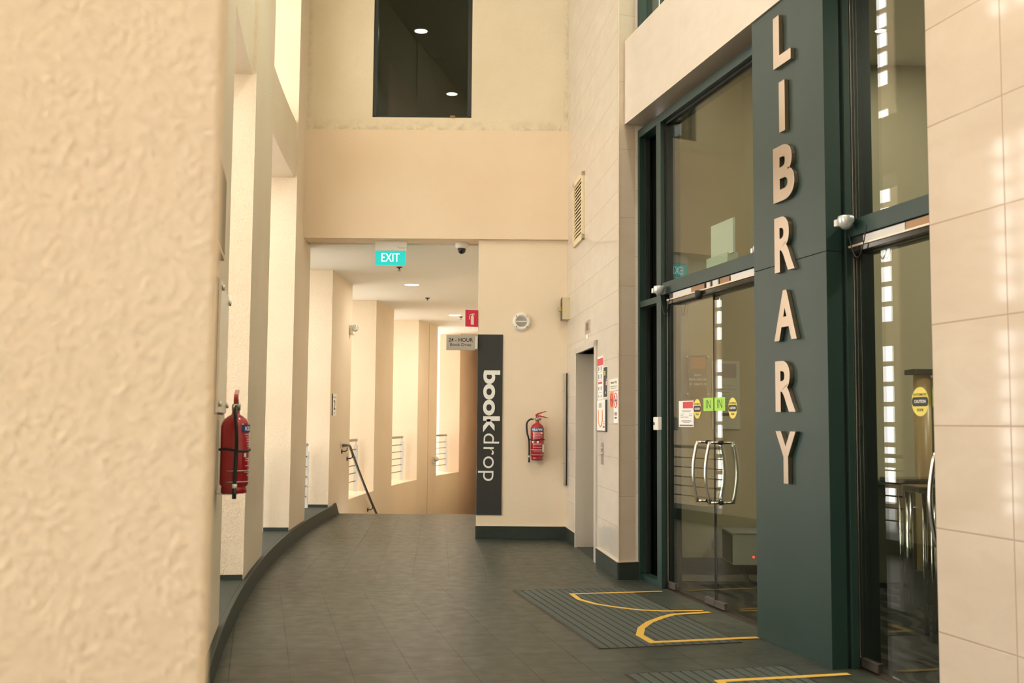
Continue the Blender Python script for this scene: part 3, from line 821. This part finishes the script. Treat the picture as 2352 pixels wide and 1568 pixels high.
# ---- fire extinguishers
def extinguisher(m, label, band='hose'):
    t = thing('fire_extinguisher', label, 'fire extinguisher', m, 'wall mounted fire extinguishers')
    r, c = .078, .098
    MB().lathe([(.0, 0), (.062, 0), (.070, .004), (.070, .03), (.066, .036), (.074, .044), (r, .052), (r, .365), (.074, .385), (.060, .408), (.040, .424), (.024, .432), (.021, .445), (.021, .462), (0, .462)], 40, 0, c).build('cylinder', RED, t)
    b = MB(); b.lathe([(.022, .455), (.022, .487), (.014, .492), (.014, .515), (0, .515)], 20, 0, c); b.tube([(-.055, .475, c), (.045, .475, c)], .010, 12)
    b.build('valve', mat('dull brass', (.36, .34, .24), .4, 1), t)
    b = MB(); b.prism([(-.018, .492), (.02, .505), (.125, .487), (.127, .494), (.03, .522), (-.018, .520)], c - .012, c + .012)
    b.prism([(-.022, .512), (.0, .512), (.018, .532), (.105, .566), (.103, .573), (.0, .545), (-.022, .53)], c - .012, c + .012); b.build('lever', RED, t, .002)
    b = MB(); b.tube([(.03 + .019 * math.cos(k * math.pi / 8), .475 + .001 + .019 * math.sin(k * math.pi / 8), c + .022) for k in range(17)], .0018, 6, caps=False)
    b.build('safety_pin', STEEL, t)
    pts = [(-.045, .478, c)]
    for k in range(1, 9):
        u = math.radians(90 + 90 * k / 8); pts.append((-.055 + .070 * math.cos(u), .408 + .070 * math.sin(u), c + .006))
    pts += [(-.124, .36, c + .012), (-.116, .30, c + .014), (-.100, .255, c + .014), (-.095, .20, c + .012), (-.094, .10, c + .01), (-.094, .03, c + .008)]
    # smooth
    P = [Vector(p) for p in pts]
    for _ in range(2):
        Q = [P[0]]
        for a_, b_ in zip(P, P[1:]): Q += [a_ * .75 + b_ * .25, a_ * .25 + b_ * .75]
        P = Q + [P[-1]]
    h_ = MB().tube(P, .0105, 12).build('hose', HOSE, t)
    MB().tube([(-.094, .055, c + .009), (-.094, .032, c + .008)], .013, 12).build('ferrule', WHITE, h_)
    MB().tube([(-.094, .032, c + .008), (-.094, -.025, c + .008)], .0115, 12).build('nozzle', HOSE, h_)
    MB().tube([(-.045, .478, c), (-.075, .478, c + .002)], .0125, 12).build('coupling', CHROME, h_)
    b = MB(); n = 36
    b.tube([((r + .003) * math.cos(2 * math.pi * k / n), .238 + .006 * math.sin(4 * math.pi * k / n), c + (r + .003) * math.sin(2 * math.pi * k / n)) for k in range(n + 1)], .0065, 8, caps=False)
    b.tube([(-.078, .238, c), (-.094, .238, c + .02), (-.104, .238, c)], .006, 8)
    b.build('strap', BLACK, t)
    # wrapped label
    def wrap(a0, a1, z0, z1, rr, mt, nm):
        b = MB(); k_ = max(3, int((a1 - a0) / 6)); lo = []; hi = []
        for k in range(k_ + 1):
            an = math.radians(a0 + (a1 - a0) * k / k_); x, z = rr * math.sin(an), c + rr * math.cos(an)
            lo.append(b._v((x, z0, z))); hi.append(b._v((x, z1, z)))
        for k in range(k_):
            f = b.bm.faces.new((lo[k], lo[k + 1], hi[k + 1], hi[k])); f.smooth = True
        return b.build(nm, mt, t)
    wrap(-62, 62, .335, .378, r + .0012, BLUEPR, 'label')
    # curved KILLFIRE lettering
    b = fit_text('KILLFIRE', -.95, .95, .345, .368, 0, weight=.03, extrude=0)
    for v in b.bm.verts:
        an = v.co.x * .85; v.co.x, v.co.z = (r + .0022) * math.sin(an), c + (r + .0022) * math.cos(an)
    b.build('lettering', PAPER, t)
    for z, a0, a1 in ((.322, -45, 50), (.308, -40, 30), (.295, -35, 30), (.283, -35, 45), (.268, -30, 50), (.256, -30, 25), (.190, -40, 40), (.178, -40, 38), (.150, -40, 42), (.115, -45, 45), (.098, -30, 40)):
        wrap(a0, a1, z, z + .0035, r + .0012, PALEPR, 'print')
    wrap(-48, -36, .20, .222, r + .0012, PAPER, 'print'); wrap(-5, 12, .20, .222, r + .0012, PAPER, 'print')
    wrap(28, 48, .305, .325, r + .0014, PAPER, 'print'); wrap(48, 80, .095, .185, r + .0014, PAPER, 'inspection_tag')
    b = MB()
    for z in (.125, .065):
        b.tube([((r + .005) * math.cos(math.pi * k / 14), z, c + (r + .005) * math.sin(math.pi * k / 14)) for k in range(-2, 17)], .0025, 6)
    b.box(-.03, .03, .02, .40, 0, .012); b.box(-.05, .05, -.006, -.002, 0, .12)
    b.build('bracket', ALU, t)
    return t
extinguisher(FR(.303, .920, BY), 'red fire extinguisher hanging on the frontal cream wall by the bookdrop sign')
p, n = arc(5.78, 0)
extinguisher(AW(5.80, .962, .0), 'large red fire extinguisher in the left foreground seen from its hose side')

# foreground acrylic sign panel on the first pier, and slim frame above it
t = thing('acrylic_sign', 'long pale acrylic sign seen edge-on above the foreground extinguisher', 'sign', AW(5.20, 1.42, 0))
MB().box(-.38, .38, -.02, .60, .050, .060).build('sheet', mat('pale sign board', (.72, .67, .56), .35), t, .002)
MB().box(-.39, .39, -.03, .61, .038, .046).build('backing', mat('dark sign back', (.10, .08, .06), .5), t)
for a in (-.34, .34):
    for z in (.02, .565):
        b = MB(); b.tube([(a, z, 0), (a, z, .062)], .010, 12); b.tube([(a, z, .062), (a, z, .074)], .014, 14); b.build('standoff', ALU, t)
t = thing('wall_frame', 'slim cream picture frame edge-on high on the left pier', 'frame', AW(5.30, 2.22, 0))
MB().box(-.30, .30, 0, .45, 0, .028).build('border', mat('cream wood', (.62, .48, .28), .5), t, .004)
MB().box(-.27, .27, .03, .42, .028, .030).build('picture', mat('brown picture', (.22, .17, .1), .5), t)

# ---- railings in the openings
RAILM = mat('grey galvanised rail', (.34, .33, .31), .4, .6); ROD = mat('dull grey rod', (.16, .15, .135), .45, .5); FLAT = mat('painted pale grey post', (.55, .55, .52), .5)
def railing(y0, y1, idx, label):
    off = -.29
    t = thing('guard_rail', label, 'railing', frame(arc((y0 + y1) / 2, off)[0] + Vector((0, 0, .0)), (1, 0, 0), (0, 1, 0), (0, 0, 1)), 'steel guard rails in the wall openings')
    o = arc((y0 + y1) / 2, off)[0]
    def P(y, z, k=off): q = arc(y, k)[0]; return (q.x - o.x, q.y - o.y, z)
    zb = SILL if y1 < 15 else .13
    ys = [y0 + .12 + (y1 - y0 - .24) * k / 8 for k in range(9)]
    MB().tube([P(y, 1.02) for y in ys], .024, 14).build('top_rail', RAILM, t)
    for z in (.86, .72, .58, .45, .31):
        MB().tube([P(y, z) for y in ys], .0085, 8).build('rod', ROD, t)
    for y in (ys[0] + .03, ys[-1] - .03):
        b = MB(); q, n_ = arc(y, off); fr = frame(Vector((q.x - o.x, q.y - o.y, 0)), (-n_.y, n_.x, 0), (0, 0, 1), n_)
        b.box(-.006, .006, zb, .93, -.035, .035, m=fr); b.box(-.006, .006, .93, 1.0, -.012, .012, m=fr)
        b.build('post', FLAT, t, .001)
names = ['in the wall opening nearest the camera', 'in the opening beyond the foreground extinguisher', 'in the opening just before the overhead beam', 'in the first opening under the corridor ceiling', 'in the opening behind the sloping handrail', 'in the opening midway down the stair', 'in the furthest opening beside the small spotlight']
for i, (y0, y1) in enumerate(zip(EDGES_FAR, EDGES_NEAR)):
    railing(y0, y1, i, 'steel guard rail ' + names[i])

# handrail going down the stair
t = thing('stair_handrail', 'dark steel handrail sloping down beside the stairs on curved wall', 'handrail', AW(15.75, 0, 0))
mi = AW(15.75, 0, 0).inverted()
def HP(y, z, off=.085): q = arc(y, off)[0]; return mi @ Vector((q.x, q.y, z))
pts = [HP(15.70, .985, .03), HP(15.70, .99, .06), HP(15.78, .99), HP(15.95, .985)] + [HP(16.05 + .3 * k, .96 - .155 * k) for k in range(14)]
MB().tube(pts, .021, 12).build('rail', mat('dark stainless', (.13, .115, .095), .3, .9), t)
for y, z in ((15.80, .985), (16.25, .86), (18.05, -.07)):
    b = MB(); b.tube([HP(y, z - .025), HP(y, z - .07), HP(y, z - .085, .06), HP(y, z - .09, .0)], .008, 8); b.tube([HP(y, z - .09, .012), HP(y, z - .09, .0)], .034, 14)
    b.build('bracket', BLACK, t)
# level 2 plate
t = thing('level_plate', 'small white stair level 2 plate on the curved wall pier', 'sign', AW(15.10, 1.43, 0))
MB().box(-.17, .17, 0, .31, 0, .006).build('plate', PAPER, t, .001)
MB().box(-.175, -.165, 0, .31, 0, .012).build('edge', INK, t)
fit_text('2', -.06, .07, .085, .225, .006, .02).build('lettering', INK, t)
fit_text('STAIRCASE', -.13, .13, .25, .278, .006).build('lettering', GREYPR, t)
fit_text('LEVEL', -.06, .06, .03, .05, .006).build('lettering', GREYPR, t)
# emergency spot lights
def spot(m, label, sc=1.0):
    t = thing('emergency_spotlight', label, 'spotlight', m, 'emergency spotlights')
    MB().box(-.07 * sc, .07 * sc, -.075 * sc, .075 * sc, 0, .055 * sc).build('box', WHITE, t, .006)
    mm = Matrix.Translation((.0, .02 * sc, .055 * sc)) @ Matrix.Rotation(math.radians(-58), 4, 'Y')
    b = MB(mm); b.lathe([(.0, .0), (.035 * sc, .008), (.058 * sc, .05 * sc), (.062 * sc, .075 * sc), (.058 * sc, .085 * sc)], 28, 0, 0, 'c', mm); h_ = b.build('lamp_head', WHITE, t)
    b = MB(); b.lathe([(.057 * sc, .086 * sc), (.03 * sc, .097 * sc), (0, .1 * sc)], 28, 0, 0, 'c', mm); b.build('lens', mat('lamp lens', (.75, .78, .76), .12, .6), h_)
    MB().box(-.03 * sc, .03 * sc, -.09 * sc, -.075 * sc, .03, .08 * sc).build('switch', WHITE, t)
spot(AW(16.30, 2.78, 0), 'white emergency spotlight with round head on the curved wall pier above level plate', .95)
spot(AW(23.45, .50, 0) , 'white emergency spotlight low beside the furthest railing', .95)

# ---- ceiling fittings in the corridor
t = thing('exit_sign', 'glowing green EXIT sign hanging under the corridor ceiling', 'exit sign', FR(-1.657, 3.243, 12.45))
k_ = 1.01
MB().box(0, .378 * k_, .16, .277, -.05, .0).build('housing', WHITE, t, .004)
MB().box(0, .365 * k_, -.015, .16, -.035, -.008).build('light_panel', EXITG, t, .002)
fit_text('EXIT', .078 * k_, .292 * k_, .028, .130, -.008, .0, res=4).build('lettering', EXITW, t)
MB().box(-.002, .370 * k_, -.019, -.015, -.037, -.006).build('trim', ALU, t)
MB().box(.27, .37, .20, .202, 0, .001).build('print', GREYPR, t)
MB().box(.285, .36, .188, .191, 0, .001).build('print', GREYPR, t)
MB().box(.27, .278, .2, .21, 0, .0012).build('indicator', ORANGE, t)
t = thing('dome_camera', 'white dome security camera with black lens under corridor ceiling', 'camera', FR(-.617, 3.52, 12.52))
MB().lathe([(0, 0), (.078, 0), (.078, -.05), (.070, -.068), (.052, -.075), (0, -.075)], 32, 0, 0).build('housing', WHITE, t)
MB().lathe([(.050, -.075), (.050, -.095), (.042, -.12), (.025, -.135), (0, -.14)], 28, 0, 0).build('lens_dome', mat('smoked dome', (.01, .01, .01), .08), t)
def sprinkler(x, y, label):
    t = thing('sprinkler', label, 'sprinkler', FR(x, 3.5, y), 'ceiling sprinklers')
    MB().lathe([(0, 0), (.042, 0), (.042, -.008), (.014, -.016), (.011, -.035), (0, -.035)], 20, 0, 0).build('body', BLACK, t)
    MB().lathe([(.022, -.05), (.022, -.054), (0, -.054)], 16, 0, 0).build('deflector', BLACK, t)
    b = MB(); b.tube([(-.012, -.03, 0), (-.016, -.042, 0), (0, -.052, 0)], .003, 6); b.tube([(.012, -.03, 0), (.016, -.042, 0), (0, -.052, 0)], .003, 6); b.build('arms', STEEL, t)
sprinkler(-1.58, 14.45, 'nearest black ceiling sprinkler just behind the exit sign')
sprinkler(-1.478, 18.1, 'middle black ceiling sprinkler between the two lit downlights')
sprinkler(-1.05, 21.345, 'furthest black ceiling sprinkler right of the furthest downlight')
def downlight(x, y, z, r, label, lit=True, power=16, color=(1, .92, .78), group='ceiling downlights', spotsize=150):
    t = thing('downlight', label, 'downlight', FR(x, z, y), group)
    MB().lathe([(r * 1.12, 0), (r * 1.12, -.006), (r, -.010), (r * .98, -.004)], 40, 0, 0).build('rim', WHITE, t)
    MB().lathe([(r, -.004), (r * .98, -.006), (0, -.006)], 36, 0, 0).build('diffuser', LAMP if lit else WHITE, t)
    if lit:
        ld = bpy.data.lights.new('downlight_lamp', 'AREA'); ld.shape = 'DISK'; ld.size = r * 1.8; ld.energy = power; ld.color = color
        lo = bpy.data.objects.new('downlight_lamp', ld); COL.objects.link(lo); lo.location = (x, y, z - .03)
    return t
downlight(-1.581, 16.31, 3.5, .115, 'nearer lit round downlight in the corridor ceiling')
downlight(-1.156, 21.0, 3.5, .125, 'further lit round downlight in the corridor ceiling')
downlight(-1.438, 18.57, 3.5, .10, 'unlit small round downlight between the two lit ones', lit=False)
for x, y, l in ((.9, 6.9, 'further'), (.9, 3.0, 'nearer')):  # unseen fill lamps, added to light the atrium
    downlight(x, y, TOP, .11, l + ' added fill light high in the atrium ceiling above the frame', power=80, color=(1, .95, .85), group='added atrium lights')
RZ = 7.4
for x, y, l in ((-1.451, 15.81, 'nearer'), (-1.148, 18.93, 'further')):
    downlight(x, y, RZ, .10, l + ' lit downlight behind the dark upper window', power=9, color=(1, .97, .88), group='upper room downlights')

# ---- upper dark window with curtain behind
d = sempty('window_4', FR(wx0, wz0, BY))
ww, wh = wx1 - wx0, 2.4
b = MB(); b.box(0, .05, 0, wh, -.10, -.02); b.box(ww - .05, ww, 0, wh, -.10, -.02); b.box(0, ww, 0, .02, -.10, -.02); b.box(0, ww, wh - .05, wh, -.10, -.02); b.build('frame', GREEN_D, d, .002)
MB().box(.05, ww - .05, .02, wh - .05, -.062, -.056).build('pane', GLASS_UP, d)
b = MB()
for k in range(52):
    a = -2.38 + k * .054; b.box(a, a + .027, 4.84, RZ - .03, 20.30, 20.33); b.box(a + .027, a + .054, 4.84, RZ - .03, 20.33, 20.36)
struct(b, 'curtain_upper', mat('dark ribbed curtain', (.20, .20, .16), .9))  # pleated curtain across the back of the upper room
DRK = mat('dark room paint', (.16, .165, .125), .9)
b = MB(); b.box(-2.6, .6, BY + .5, 20.6, 4.6, 4.83); b.box(-2.6, .6, 20.4, 20.6, 4.83, RZ); b.box(-2.6, -2.4, BY + .25, 20.4, 4.83, RZ); b.box(.4, .6, BY + .25, 20.4, 4.83, RZ)
struct(b, 'wall_back.004', DRK)
b = MB(); b.box(-2.6, .6, BY + .25, 20.6, RZ, RZ + .2)
for k in range(56): b.box(-2.4 + k * .05, -2.4 + k * .05 + .025, 17.0, 20.3, RZ - .004, RZ)
struct(b, 'ceiling.003', DRK)
o = MB().box(-.03, .03, 0, .02, 0, .03).build('debris_scrap', mat('rusty scrap', (.35, .18, .1), .8), None, .003); o.matrix_world = FR(-.735, wz0 - .0, BY - .0)
tag(o, 'tiny rusty scrap lying on the ledge of the upper window', 'debris')

# ================================================================== mats and tape on the floor
def ground_mat(c0, a_dir, n_dir, length, width, label):
    t = thing('entrance_mat', label, 'mat', frame(c0, a_dir, n_dir, (0, 0, 1)), 'entrance mats')
    b = MB(); b.box(-.012, length + .012, -.012, 0, 0, .004); b.box(-.012, length + .012, width, width + .012, 0, .004); b.box(-.012, 0, 0, width, 0, .004); b.box(length, length + .012, 0, width, 0, .004)
    b.build('frame', mat('brown mat frame', (.04, .028, .024), .5), t)
    MB().box(0, length, 0, width, .0004, .0012).build('base', mat('dark groove rubber', (.014, .010, .009), .8), t)
    b = MB(); n = 15; p_ = width / n
    for k in range(n): b.box(0, length, k * p_ + .006, (k + 1) * p_ - .006, .0012, .0036)
    b.build('ribbed_strips', RUBBER, t)
    return t
M1 = Vector((.034, 8.586, 0)); GX = -GN        # into the shop
ground_mat(M1, GD, GX, 2.19, .92, 'ribbed grey entrance mat in front of the further glass doors')
M2 = Vector((.640, 5.808, 0))
ground_mat(M2, GD, GX, 2.19, .93, 'ribbed entrance mat cut off at the bottom edge')
def ribbon(pts, w, z, name, label, group):
    P = [Vector((x, y, 0)) for x, y in pts]; L = []; R = []
    for i, p in enumerate(P):
        d1 = (P[i] - P[i - 1]).normalized() if i else (P[1] - P[0]).normalized()
        d2 = (P[i + 1] - P[i]).normalized() if i < len(P) - 1 else d1
        n1_ = Vector((-d1.y, d1.x, 0)); n2_ = Vector((-d2.y, d2.x, 0)); n_ = (n1_ + n2_).normalized()
        k = w / 2 / max(.45, n_.dot(n2_)); L.append(p + n_ * k); R.append(p - n_ * k)
    b = MB(); lo = [[b._v((v.x, v.y, zz_)) for v in s] for zz_ in (z, z + .0012) for s in (L, R)]
    for i in range(len(P) - 1):
        b.bm.faces.new((lo[2][i], lo[3][i], lo[3][i + 1], lo[2][i + 1])); b.bm.faces.new((lo[0][i], lo[2][i], lo[2][i + 1], lo[0][i + 1])); b.bm.faces.new((lo[1][i], lo[3][i], lo[3][i + 1], lo[1][i + 1]))
    o = b.build(name, YEL); tag(o, label, 'floor tape', group)

ribbon([(1.232, 8.607), (0.493, 8.445), (0.534, 8.192), (0.641, 7.998), (0.795, 7.856), (0.947, 7.757), (1.128, 7.72), (1.41, 7.746)], .04, .0040, 'floor_tape', 'yellow tape line curving across the far half of the mat', 'yellow floor tape')
ribbon([(1.446, 7.69), (1.166, 7.589), (1.069, 7.469), (0.956, 7.288), (0.879, 7.09), (0.837, 6.853), (0.89, 6.635), (1.588, 6.808)], .05, .0040, 'floor_tape', 'yellow tape loop across the near half of the mat ending at the letter column', 'yellow floor tape')
ribbon([(1.862, 5.849), (1.548, 5.77), (1.115, 5.669), (1.16, 5.43), (1.27, 5.25), (1.43, 5.12), (1.62, 5.03), (1.98, 5.0)], .045, .0040, 'floor_tape', 'yellow tape on the mat cut off by the bottom edge', 'yellow floor tape')

# ================================================================== library interior behind the glass
IY = 9.22
b = MB(); b.box(1.37, 10, IY, IY + .2, 0, 4.7); struct(b, 'wall_interior_1', INT_WALL)
b = MB(); b.box(1.45, 10, IY - .02, IY, .06, .20); struct(b, 'baseboard_interior_1', SLATE)
b = MB(); b.box(1.45, 10, IY - .03, IY, .0, .055); struct(b, 'baseboard_interior_2', ALU)
b = MB(); b.box(9.8, 10, -2, IY, 0, 4.7); b.box(2.6, 10, -2.2, -2, 0, 4.7); struct(b, 'wall_interior_2', INT_WALL)
b = MB(); b.prism([gp(-3.0, -.42), gp(9.5, -.42), (10, -2), (10, 12)], 4.6, 4.8); struct(b, 'ceiling_interior', WHITE_CEIL)
for x, y, l in ((3.01, 8.37, 'further'), (4.6, 5.0, 'middle'), (6.4, 7.6, 'added rear')):  # only the further lamp is visible; the others are added to brighten the interior
    downlight(x, y, 4.6, .045 if l == 'further' else .12, l + ' round downlight in the library ceiling behind the glass', power=14 if l == 'further' else 95, color=(1, .93, .78), group='library downlights')
t = thing('metal_cabinet', 'small grey wall cabinet with red light behind the glass door', 'cabinet', FR(1.842, .20, 8.75))
b = MB(); b.box(0, .55, 0, .255, -.44, 0); b.build('body', mat('grey green cabinet paint', (.26, .26, .21), .5), t, .004)
MB().box(-.006, .0, .012, .243, -.40, -.02).build('shaded_side', mat('shade of open cabinet side', (.03, .03, .025), .5), t)  # dark sheet standing in for the shade inside the open side
MB().box(-.004, .56, .255, .262, -.45, .004).build('top_edge', ALU, t)
MB().lathe([(.008, 0), (.008, .004), (0, .005)], 12, .17, .065, 'c').build('indicator_light', LED, t)
MB().tube([(.12, 0, -.3), (.12, -.08, -.28), (.17, -.15, -.25), (.26, -.18, -.2)], .007, 8).build('cable', SEAL, t)
MB().tube([(.20, 0, -.3), (.17, -.08, -.28), (.18, -.16, -.25), (.26, -.185, -.2)], .007, 8).build('cable', SEAL, t)
t = thing('hours_sign', 'dark opening hours sign mounted on standoffs behind the left door leaf', 'sign', FR(1.553, 1.60, IY))
MB().box(0, .165, 0, .365, .025, .032).build('board', mat('brown grey board', (.14, .11, .07), .5), t, .002)
MB().box(.02, .15, .245, .345, .032, .034).build('display', mat('orange brown display', (.50, .22, .08), .5), t)
fit_text('LIBRARY', .05, .115, .178, .196, .032, .02).build('lettering', PAPER, t)
fit_text('MON-FRI 8.30AM TO 5PM', .008, .158, .138, .160, .032, .02).build('lettering', PAPER, t)
fit_text('SAT   8.30AM TO 1PM', .008, .158, .098, .120, .032, .02).build('lettering', PAPER, t)
for x in (-.008, .173):
    for z in (.02, .345): MB().lathe([(.010, 0), (.010, .04), (0, .04)], 12, x, z, 'c').build('standoff', ALU, t)
t = thing('framed_notice', 'large pale framed notice on the wall behind the right door leaf', 'notice', FR(1.765, 1.315, IY))
MB().box(0, .245, 0, .60, 0, .012).build('sheet', mat('grey green paper', (.50, .50, .42), .5), t)
MB().box(.05, .215, .45, .575, .012, .013).build('picture', mat('mauve grey print', (.36, .30, .27), .6), t)
b = MB()
for k in range(9): b.box(.06, .06 + .12 + .03 * math.sin(k * 2), .38 - k * .03, .384 - k * .03, .012, .0126)
b.build('print', GREYPR, t)
MB().box(.08, .15, .115, .14, .012, .013).build('print', INK, t)
t = thing('wall_board', 'white board standing on a pale box on top of the transom', 'board', G(-1.40, TZ1, -.36))
MB().box(-.02, .38, .13, .40, .0, .02).build('board', mat('cool white board', (.62, .70, .66), .5), t, .002)
MB().box(-.09, .30, 0, .145, -.06, .03).build('box', mat('pale green box', (.50, .60, .50), .5), t, .003)

# access gates inside the second pair of doors
def gate(x, y, ang, label):
    t = thing('access_gate', label, 'gate', Matrix.Translation((x, y, 0)) @ Matrix.Rotation(ang, 4, 'Z') @ frame((0, 0, 0), (1, 0, 0), (0, 0, 1), (0, -1, 0)), 'library access gates')
    for a in (0, .75):
        MB().tube([(a, 0, 0), (a, .93, 0)], .028, 20).build('post', CHROME, t)
        MB().tube([(a, 0, -.16), (a, .93, -.16)], .016, 16).build('post', CHROME, t)
    MB().box(-.12, .90, .935, .975, -.26, .06).build('top', mat('black gate top', (.012, .012, .012), .15), t, .01)
    MB().box(.05, .70, .08, .90, -.085, -.075).build('glass_wing', ACRYL, t)
    MB().box(.02, .73, .05, .30, -.10, -.06).build('kick_plate', mat('dark kick plate', (.04, .045, .04), .4), t)
    return t
gate(2.909, 7.70, 0, 'access gate with chrome posts nearer the mullion behind the glass')
gate(2.70, 6.72, 0, 'access gate with chrome post beside the marble pillar edge')
t = thing('gate_column', 'tan round column with dark cap behind the caution sticker', 'column', FR(3.22, 0, 8.2))
MB().lathe([(.065, 0), (.065, 1.76), (0, 1.76)], 32, 0, 0).build('shaft', TAN, t)
MB().box(-.10, .30, 1.76, 1.80, -.10, .10).build('cap', BLACK, t, .004)
MB().box(.09, .55, 0, 1.74, -.06, .04).build('panel', mat('pale grey panel', (.42, .42, .40), .5), t)
t = thing('book_return_counter', 'low dark counter behind the access gates', 'counter', FR(2.55, 0, 8.9))
MB().box(0, 2.2, .04, .86, -.30, 0).build('body', mat('dark olive laminate', (.075, .07, .05), .5), t, .004)
MB().box(-.03, 2.25, .86, .90, -.32, .04).build('worktop', mat('slate blue worktop', (.06, .09, .09), .3), t, .004)
MB().box(.03, 2.2, .0, .04, -.28, -.03).build('plinth', BLACK, t)
